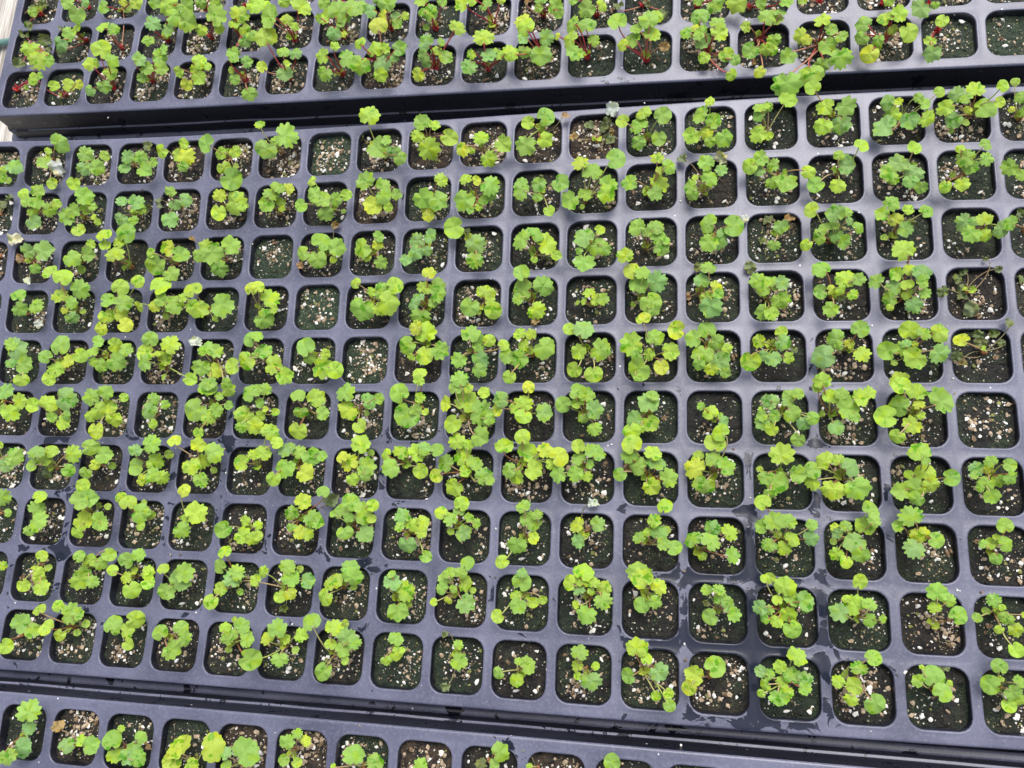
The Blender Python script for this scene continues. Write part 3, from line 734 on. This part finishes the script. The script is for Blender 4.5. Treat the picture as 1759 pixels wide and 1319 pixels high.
M6.8 61,6,15,g 64,18,13,w 77,11,12,b 84,10,8,g 71,29,11,V 76,20,4,c C71,19
M6.9 98,6,15,G 112,9,8,y 103,21,16,G 109,17,9,g 116,19,5,V C111,14
M6.10 137,2,10,G 146,3,8,w 156,6,9,y 131,13,10,w 145,13,17,y 154,20,17,g 160,24,9,g 135,27,13,V 153,36,13,g C146,24
M6.11 169,11,12,b 166,17,9,W
M7.6 5,48,11,y 9,33,12,y 14,40,9,V C3,57
M7.7 22,45,12,b 20,57,15,g 29,47,10,g 38,49,14,g 45,49,8,g 33,61,12,w 12,65,11,V C31,55
M7.8 72,42,14,y 59,50,9,W 64,54,14,w 75,56,14,g 66,65,10,y 75,63,8,g 79,47,5,c C70,58
M7.9 89,48,9,V 99,47,11,y 93,57,14,g 110,48,13,y 115,44,10,b 124,45,10,G 113,59,12,V C104,55
M7.10 138,40,13,y 146,42,8,y 131,54,12,g 142,50,14,y 149,54,11,g 156,64,14,g 160,66,8,g 136,70,13,y 124,63,10,W 143,60,9,y C147,62
M7.11 170,43,12,y 174,59,12,g
M8.6 1,104,7,V 1,97,7,y
M8.7 32,81,12,w 25,89,11,g 38,92,13,g 42,95,10,g 24,98,7,g 29,102,10,w 35,103,9,y 46,74,9,G 51,80,11,x C32,91
M8.8 65,81,12,G 59,87,12,G 73,88,14,g 80,83,9,V 64,92,8,g 61,102,10,G 74,103,14,b 79,92,7,V 53,89,5,g C68,96
M8.9 101,91,12,b 99,98,7,g 107,97,10,y 114,95,10,y 113,102,9,y 104,110,13,b 117,118,10,G C108,102
M8.10 141,82,11,V 127,88,9,V 134,93,11,g 139,87,8,g 146,92,7,g 151,96,7,g 142,102,12,b 134,101,5,y C141,98
M8.11 169,122,10,V
M9.7 21,126,12,g 30,127,6,c 5,129,9,y
M9.8 65,127,13,g
M9.9 93,131,6,g
M9.10 145,123,10,G 132,130,9,g 140,130,8,g
@2 2
M6.11 11,2,9,W 8,14,13,y 2,16,8,y 8,22,11,V 21,20,13,b C13,20
M6.12 45,2,9,G 35,14,12,G 43,7,8,g 51,8,12,g 45,12,9,V 56,18,13,b 49,23,8,g 56,30,10,g C50,21
M6.13 94,13,17,b 96,8,8,g 85,24,13,b 95,26,12,y 82,32,11,V 88,30,7,y C93,21
M6.14 130,15,6,g 136,20,11,y 145,26,8,b 143,22,5,g C139,24
M6.15 172,26,11,b 171,17,4,V 175,11,9,b 172,21,8,g
M7.11 7,36,11,V 10,47,14,y 2,62,14,y 14,59,13,y 22,46,12,w 32,49,13,W 26,55,8,y C7,55
M7.12 45,43,11,V 57,47,14,g 46,51,10,g 32,61,12,g 44,61,12,g 51,63,8,y 53,55,7,g C50,56
M7.13 82,41,13,V 81,49,13,g 97,48,12,y 99,55,13,b 87,57,13,g 107,65,14,g 95,70,13,w 74,62,9,G 80,56,9,n C93,63
M7.14 143,33,11,V 140,41,13,V 126,58,15,w 128,49,9,y 139,52,14,g 147,57,14,g 133,69,14,g C137,61
M7.15 170,58,5,c 174,64,11,g
M8.11 8,84,11,g 12,94,15,g 3,110,13,g 14,105,9,w 17,90,8,g C9,106
M8.12 55,82,8,k 45,96,11,w 58,96,12,b 46,108,11,b C51,102
M8.13 105,83,12,V 97,94,11,y 87,106,9,g 93,102,7,y 101,103,12,b 103,109,11,g 106,100,6,c 111,112,11,G C93,109
M8.14 124,107,12,g 137,99,11,b 136,108,13,g 149,102,11,y 151,118,11,g 131,118,6,y C129,114
M8.15 172,81,11,V 172,98,11,g 176,110,9,g
M9.11 7,130,8,b
M9.12 48,129,13,y
M9.13 87,129,14,g
@3 2
M6.15 3,12,11,b 14,8,9,g 21,7,9,g 14,13,9,b 5,22,10,g 17,20,12,g 3,31,9,V 26,26,11,b 31,23,10,G 21,38,11,G 37,20,5,c C10,19
M6.16 34,2,8,V 43,9,11,y 51,7,9,g 54,17,17,g 63,10,12,y 70,6,9,y 47,29,11,b 60,22,8,g C43,21
M6.17 91,1,13,V 102,6,14,y 91,16,15,g 119,12,16,g 81,23,15,V 100,28,13,y 104,14,8,w 89,36,10,V 105,21,6,y C99,21
M7.15 9,49,17,y 5,67,15,G 2,75,9,g 20,62,13,g 0,82,5,g C6,60
M7.16 39,53,13,y 48,52,9,y 56,56,15,b 45,72,15,w 61,71,16,g 31,59,12,G 31,67,11,y C50,64
M7.17 104,47,14,g 97,62,7,V 108,61,12,V 126,64,12,G 91,73,12,g 102,72,15,g 103,79,11,g 112,69,12,y 109,53,6,g C104,67
M7.18 144,58,11,b 154,53,9,g 151,58,8,w 166,55,10,G 167,64,11,g 158,66,10,g 151,68,10,g 154,76,12,g 142,63,6,g 146,71,6,g C152,62
M8.15 4,95,14,g 14,95,11,g 30,97,9,g 7,103,6,y 16,106,10,y 11,112,11,y 2,110,10,b 29,106,12,b C10,107
M8.16 70,86,13,G 73,94,9,g 67,98,14,y 46,98,6,w 54,98,9,g 48,103,8,b 45,108,5,c 60,108,16,b 47,116,11,y 65,117,12,g 54,122,9,V C58,104
M8.17 99,91,15,g 90,97,8,g 104,103,13,w 116,107,12,G 101,112,14,b C98,103
M8.18 163,97,11,G 163,109,12,g 154,110,9,y 148,110,6,g 157,120,9,G 157,105,5,y C152,113
@0 3
M9.2 17,6,9,V 28,8,11,y 27,1,9,y
M9.3 55,3,12,y 63,4,9,g
M9.4 87,1,9,w 90,10,12,V 102,4,10,V C95,0
M9.5 114,10,13,g 123,3,15,b C124,6
M9.6 160,3,13,b 152,9,11,y 145,18,10,V 165,11,5,c 174,4,6,y C165,5
M10.2 14,33,15,g 22,37,12,g 4,48,11,V C17,40
M10.3 27,23,8,V 40,21,9,V 48,26,14,g 53,27,9,g 33,35,10,V 41,41,9,V 59,33,6,c 53,39,5,c C52,35
M10.4 77,33,13,G 93,30,13,V 87,38,10,y 79,38,6,g 88,47,8,V C88,36
M10.5 110,39,11,G 124,36,11,G 127,42,9,g 126,45,8,g 118,50,13,g C119,42
M10.6 154,36,8,y 161,30,4,c 166,35,12,g 169,44,11,g 156,44,10,g 160,40,7,g 157,51,5,c 172,57,15,G C163,45
B1.2 20,94,16,g 19,105,10,b 14,118,15,b 4,124,12,g C22,106
B1.3 40,104,9,n 45,117,12,b 55,113,8,y 62,116,12,g C53,116
B1.4 77,113,14,G 96,111,8,g 101,116,8,n 79,123,11,y 90,121,14,b 94,125,11,g 83,105,5,y C86,117
B1.5 125,118,18,w 118,127,13,W 131,130,10,y 145,117,18,w C135,127
B1.6 168,121,19,g 156,122,9,b 156,131,8,g C168,129
@1 3
M9.7 0,3,9,y 24,3,14,g 35,3,11,b 17,14,9,V 23,12,9,w 19,22,7,x C21,9
M9.8 52,5,14,y 65,1,14,g 47,15,12,V 67,8,5,c C61,7
M9.9 93,5,13,b 102,11,13,y 97,24,15,g 104,19,6,c C99,15
M9.10 131,2,11,g 143,5,11,y 128,9,9,g 144,18,13,b 149,10,5,c 122,18,6,V 132,17,6,w 135,9,6,g C139,10
M9.11 166,28,9,V
M10.7 14,37,14,g 8,43,10,w 20,44,8,y 30,41,11,y 27,51,5,c 16,57,11,g 0,57,9,G C22,47
M10.8 38,31,13,G 53,36,13,y 61,33,6,c 62,43,13,b 67,46,10,g 59,51,12,g 51,47,8,V 46,66,13,G 61,58,6,V C54,54
M10.9 96,44,10,g 96,53,9,y 89,58,8,g 100,51,5,y C96,51
M10.10 130,40,6,x 139,48,7,g 139,58,12,g 130,76,7,x C139,54
M10.11 166,67,9,G
B1.7 28,109,8,g 21,115,11,g 34,114,8,w 19,126,8,G 28,128,8,V C28,119
B1.8 68,124,14,g 81,129,13,g 53,131,4,y C74,130
B1.9 113,131,11,g C113,131
B1.10 167,121,13,g 155,129,9,x 163,130,8,g C161,126
@2 3
M9.11 6,4,12,G 4,20,12,g 3,14,9,y 14,18,9,V 21,16,7,V C9,12
M9.12 39,5,10,V 49,2,14,y 56,5,8,y 63,9,11,y 62,17,13,g 46,9,10,b 51,26,14,g 44,20,6,w 54,11,6,y C53,15
M9.13 90,2,16,y 100,8,12,w 89,20,11,G 98,18,10,g C93,13
M9.14 134,10,8,g 142,10,9,g 144,17,11,g 148,21,11,b 152,26,10,g 136,28,11,G 133,19,6,x C140,24
M9.15 174,2,7,V 171,22,11,b 174,30,7,g
M10.11 10,62,12,g 4,59,6,g 3,71,10,y C5,65
M10.12 46,53,12,g 45,62,9,w 57,62,6,V 45,69,6,V 54,72,14,b C51,64
M10.13 85,50,14,y 92,57,8,V 80,69,11,G 100,66,14,b 99,82,8,V 107,81,7,V 108,89,9,G C91,64
M10.14 139,62,15,G 126,68,14,w 122,77,11,W C135,69
M10.15 171,66,9,b 174,75,8,y 171,81,6,V
B1.11 9,118,8,x 12,131,5,y C11,130
B1.12 68,128,13,G C68,131
@3 3
M9.15 1,2,8,V 11,8,14,y 16,16,12,g 25,17,13,b 26,22,9,b 13,26,12,y 6,31,9,y 17,37,13,G 6,17,7,V 1,23,8,g C9,22
M9.16 63,4,11,V 60,20,15,y 70,20,10,g 50,25,14,b 70,30,10,g 79,30,7,g 54,16,6,V C61,29
M9.17 117,12,14,g 124,17,10,g 115,22,9,y 131,27,12,G C112,32
M9.18 156,17,10,g 150,24,6,c 144,29,7,G 164,29,10,g 159,37,7,V 170,37,11,y 170,51,10,V 161,22,5,V 176,27,5,y C156,24
M10.15 20,56,13,y 9,63,10,y 1,68,9,g 17,69,12,g 25,71,11,b 25,77,10,g 10,73,9,y 7,83,12,g 13,79,9,y C12,70
M10.16 72,56,12,G 63,64,11,g 49,73,9,y 53,67,5,c 60,76,13,y 57,85,9,y 74,88,13,G C59,73
M10.17 114,69,14,G 104,72,9,g 120,80,12,G 106,63,4,y 121,63,9,x 125,74,5,y C113,77
M10.18 159,62,11,G 153,75,13,G 173,73,9,g 168,80,12,g 173,85,9,y 166,89,10,V 160,71,5,y C158,76
"""

PL = {}
tile = (0, 0)
for ln in DATA.strip().split("\n"):
    if ln[0] == '@':
        i, j = ln[1:].split(); tile = ((0, 440, 880, 1319)[int(i)], (0, 330, 660, 989)[int(j)]); continue
    t = ln.split(); key = (t[0][0],) + tuple(int(q) for q in t[0][1:].split('.')); d = PL.setdefault(key, {"L": [], "C": None})
    for q in t[1:]:
        if q[0] == 'C': x, y = q[1:].split(','); d["C"] = (tile[0] + float(x)*2.5, tile[1] + float(y)*2.5)
        else:
            x, y, s, k = q.split(','); d["L"].append((tile[0] + float(x)*2.5, tile[1] + float(y)*2.5, float(s)*2.5, k))
NUMW = ["", "one", "two", "three", "four", "five", "six", "seven", "eight", "nine", "ten", "eleven", "twelve", "thirteen", "fourteen"]
def describe(L):
    n = len(L); ks = [q[3] for q in L]; w_ = sum(k in 'xkn' for k in ks); ye = sum(k in 'wW' for k in ks); yg = sum(k in 'yVc' for k in ks)
    if w_ * 2 >= n: return "wilted olive seedling"
    if ye * 2 > n and n > 1: return "yellowing seedling"
    size = "tiny" if n <= 2 else ("sparse" if n <= 4 else ("bushy" if n >= 8 else "leafy"))
    col = "lime green" if yg * 2 > n else ("blue green" if sum(k in 'b' for k in ks) * 3 >= n else "green")
    d = "%s %s seedling" % (size, col)
    if 'k' in ks: d += " with pale dead leaf"
    elif 'n' in ks: d += " with brown leaf"
    elif ye: d += " with yellow leaf"
    return d
rl = random.Random(5)
ABOVE = {}
for key, d in PL.items():
    tray, r, c = key; L = d["L"]
    if key not in PLACE: print("no place", key); continue
    h0 = SOILZ[key]; X, Y = cell_xy(r, c); cc = surf(tray, X, Y, h0)
    if d["C"] is None:
        mx = sum(q[0] for q in L)/len(L); my = sum(q[1] for q in L)/len(L); u, v, _ = project(cc); cp = at(tray, .4*mx + .6*u, .4*my + .6*v, h0)
    else: cp = at(tray, d["C"][0], d["C"][1], h0)
    dx, dy = cp.x - cc.x, cp.y - cc.y; lim = 8.2
    cp = Vector((cc.x + max(-lim, min(lim, dx)), cc.y + max(-lim, min(lim, dy)), cp.z - 0.3))
    lab = describe(L); pl = PLACE[key]; words = (lab + " " + pl).replace(",", "").split()
    if len(words) > 16: lab = lab.split(" with ")[0]
    root = empty("seedling", cp * 0.001); tag(root, lab + ", " + pl, "seedling", "young seedlings growing in the tray cells")
    red = tray == 'T'
    # little crown of stem bases and bud scales
    vs, fs = [], []
    for q in range(7 if red else 4):
        a = rl.uniform(0, 6.28); tip = Vector((cos(a)*rl.uniform(.5, 1.5), sin(a)*rl.uniform(.5, 1.5), rl.uniform(1.5, 3.2))) * (1.35 if red else 1)
        v1, f1 = tube([Vector((cos(a)*.2, sin(a)*.2, -1.0)), tip*.5 + Vector((cos(a)*.3, sin(a)*.3, 0)), tip], [.75, .6, .12], 6)
        b0 = len(vs); vs += [v * 0.001 for v in v1]; fs += [tuple(i + b0 for i in f) for f in f1]
    o = obj("crown", mesh("crown", vs, fs, M_STEM), root); o.color = (0.42, 0.025, 0.03, 1) if red else (0.33, 0.15, 0.06, 1)
    for q in range(0 if len(L) < 4 else rl.choice((1, 2, 2, 3))):          # folded young leaves in the heart of the plant
        a = rl.uniform(0, 6.28); R = rl.uniform(1.1, 2.0); ey = Vector((cos(a), sin(a), rl.uniform(.3, .9))).normalized()
        nz = Vector((rl.gauss(0, .3), rl.gauss(0, .3), 1)); ex = ey.cross(nz).normalized(); nz = ex.cross(ey)
        yo = obj("young_leaf", rl.choice(PROTO['u']), root)
        M = Matrix((ex, ey, nz)).transposed().to_4x4() @ Matrix.Diagonal((R*.001, R*.001, R*.001, 1)); M.translation = (Vector((0, 0, rl.uniform(2.2, 4.2))) + ey * R * .9) * .001
        yo.matrix_basis = M; yo.color = (0.30 * rl.uniform(.85, 1.2), 0.44, 0.02, 1)
    for (px, py, s, k) in L:
        g = at(tray, px, py, 2); dist = hypot(g.x - cp.x, g.y - cp.y)
        dead = k in 'xkn'
        if dead: h = (h0 + 1.0 + rl.random()*1.6 + (2.5 if dist > 11 else 0))
        elif k == 'c': h = h0 + 2.5 + 0.25*dist + rl.random()*1.5
        else: h = h0 + 5.5 + 0.42*min(dist, 16) + rl.random()*4.0 + (1.5 if k in 'bg' else 0)
        if dist > 9 and h < 1.8: h = 1.8 + rl.random()*2
        # keep clear of the blades already standing here
        p = at(tray, px, py, h); zc = (CAMR @ (p - CAMC)).z; R = s * 0.5 * zc / FPX
        for _ in range(8):
            near = [q for q in ABOVE.get((int(p.x//14), int(p.y//14)), []) if hypot(q[0]-p.x, q[1]-p.y) < (q[3] + R)*.75 and abs(q[2]-p.z) < 0.75]
            if not near: break
            h += 0.8 if not dead else 0.5; p = at(tray, px, py, h)
        for ix in (-1, 0, 1):
            for iy in (-1, 0, 1): ABOVE.setdefault((int(p.x//14)+ix, int(p.y//14)+iy), []).append((p.x, p.y, p.z, R))
        zc = (CAMR @ (p - CAMC)).z; R = s * 0.5 * zc / FPX * (1.03 if not dead else 1.12)
        out = Vector((p.x - cp.x, p.y - cp.y, 0))
        if out.length < 1.2: out = Vector((rl.uniform(-1, 1), rl.uniform(-1, 1), 0))
        out.normalize(); az = atan2(out.y, out.x) + rl.gauss(0, .35 if not dead else 1.2); out = Vector((cos(az), sin(az), 0))
        tocam = (CAMC - p).normalized()
        nrm = Vector((0, 0, 1)) * .75 + tocam * .45 + out * rl.uniform(-.05, .50) + Vector((rl.gauss(0, .16), rl.gauss(0, .16), 0))
        if k == 'c' or dead: nrm += Vector((rl.gauss(0, .35), rl.gauss(0, .35), 0))
        nrm.normalize(); ey = (out - nrm * out.dot(nrm)).normalized(); ex = ey.cross(nrm)
        kind, col = LC[k]
        me = rl.choice(PROTO[kind]); o = obj("leaf", me, root)
        M = Matrix((ex, ey, nrm)).transposed().to_4x4() @ Matrix.Diagonal((R*.001*rl.uniform(.86, 1.08), R*.001*rl.uniform(.92, 1.06), R*.001, 1)); M.translation = (p - cp) * 0.001
        o.matrix_basis = M
        j = rl.uniform(.88, 1.12); y_ = rl.uniform(.93, 1.10); o.color = (col[0]*j*y_, col[1]*j, col[2]*j*rl.uniform(.7, 1.3), 1)
        if k == 'x': o["label"] = "wilted olive leaf"
        elif k == 'k': o["label"] = "pale dead leaf"
        elif k == 'n': o["label"] = "dry brown leaf"
        elif k in 'wW': o["label"] = "yellow leaf"
        if kind == 'c' and R < 2.2: thick = .20
        else: thick = .29
        notch = -0.50 if kind in 'lo' else (-.9 if kind == 'c' else -.4)
        base = p - cp + (ey * notch - nrm * .03) * R
        a0 = Vector((rl.uniform(-.5, .5), rl.uniform(-.5, .5), .2)) + out * .4
        L_ = (base - a0).length; c1 = a0 + Vector((out.x*.15, out.y*.15, 1)) * L_ * (.20 if not dead else .04)
        c2 = base - (ey * .45 + Vector((0, 0, .65))) * L_ * .36
        if c2.z < a0.z + .3 : c2.z = a0.z + .3 + rl.random()
        wob = Vector((rl.gauss(0, .05), rl.gauss(0, .05), 0)) * L_ * (4 if dead else 1)
        if dead: thick = .2
        pts = []
        for i in range(10):
            t = i / 9; pts.append(((1-t)**3*a0 + 3*(1-t)**2*t*(c1+wob) + 3*(1-t)*t*t*(c2+wob) + t**3*base) * 0.001)
        v1, f1 = tube(pts, [(thick*(1.25 - .45*i/9)) * (1.22 if red else 1) * .001 for i in range(10)], 6)
        po = obj("petiole", mesh("petiole", v1, f1, M_STEM), root)
        if red: cs = rl.choice([(0.38, 0.035, 0.05), (0.42, 0.09, 0.08), (0.30, 0.025, 0.03), (0.40, 0.18, 0.11)])
        elif dead: cs = rl.choice([(0.28, 0.20, 0.10), (0.20, 0.18, 0.08)])
        else: cs = rl.choice([(0.42, 0.27, 0.12), (0.42, 0.40, 0.15), (0.35, 0.42, 0.10), (0.46, 0.33, 0.18), (0.34, 0.15, 0.06)])
        po.color = cs + (1,)

# ------------------------------------------------------------------ perlite crumbs fallen on the decks
rg = random.Random(12); spots = []
for (t_, px, py) in [('M',1107,177),('M',612,466),('M',525,393),('M',680,558),('M',728,797),('M',733,857),('M',1170,1280),('M',293,953),('M',309,953),('M',124,833),
                     ('M',386,771),('M',388,812),('M',1289,855),('M',1498,559),('M',1637,650),('M',1640,675),('M',1644,1014),('M',1686,1017),('M',1649,1015),('M',1177,1310),
                     ('M',1169,345),('M',779,369),('M',843,479),('M',244,325),('M',434,419),('M',1176,1106),('M',1555,1155),('M',1176,981),('M',1560,450),('M',1475,365),
                     ('M',1051,763),('M',1260,771),('M',605,463),('M',852,992),('M',1177,1134),('M',745,789),('M',145,1272),('M',852,908),('M',1385,1107),('B',618,1246),('T',186,202)]:
    g = at(t_, px, py, .35); spots.append((g.x, g.y, g.z - .1))
for _ in range(190):
    r_, c_ = rg.uniform(.5, 10.4), rg.uniform(0, 19); e = rg.choice((0, 1))
    if e: r_ = round(r_ - .5) + .5 + rg.uniform(-.03, .03)
    else: c_ = round(c_) + .5 + rg.uniform(-.03, .03)
    g = surf('M', c_*P, -r_*P, .15); spots.append((g.x, g.y, g.z))
me = grit_mesh(77, 41, .1, .35, .62, xy=spots[:41], name="perlite_crumbs")
tag(obj("perlite_crumbs", me), "loose white perlite crumbs scattered over the black tray decks", "perlite", kind="stuff")
me = grit_mesh(78, 190, .2, .09, .24, xy=spots[41:], name="perlite_dust")
tag(obj("perlite_dust", me), "tiny white perlite specks on the ribs between cells", "perlite dust", kind="stuff")
print("things", sum(1 for o in S.objects if o.parent is None), "objects", len(S.objects))
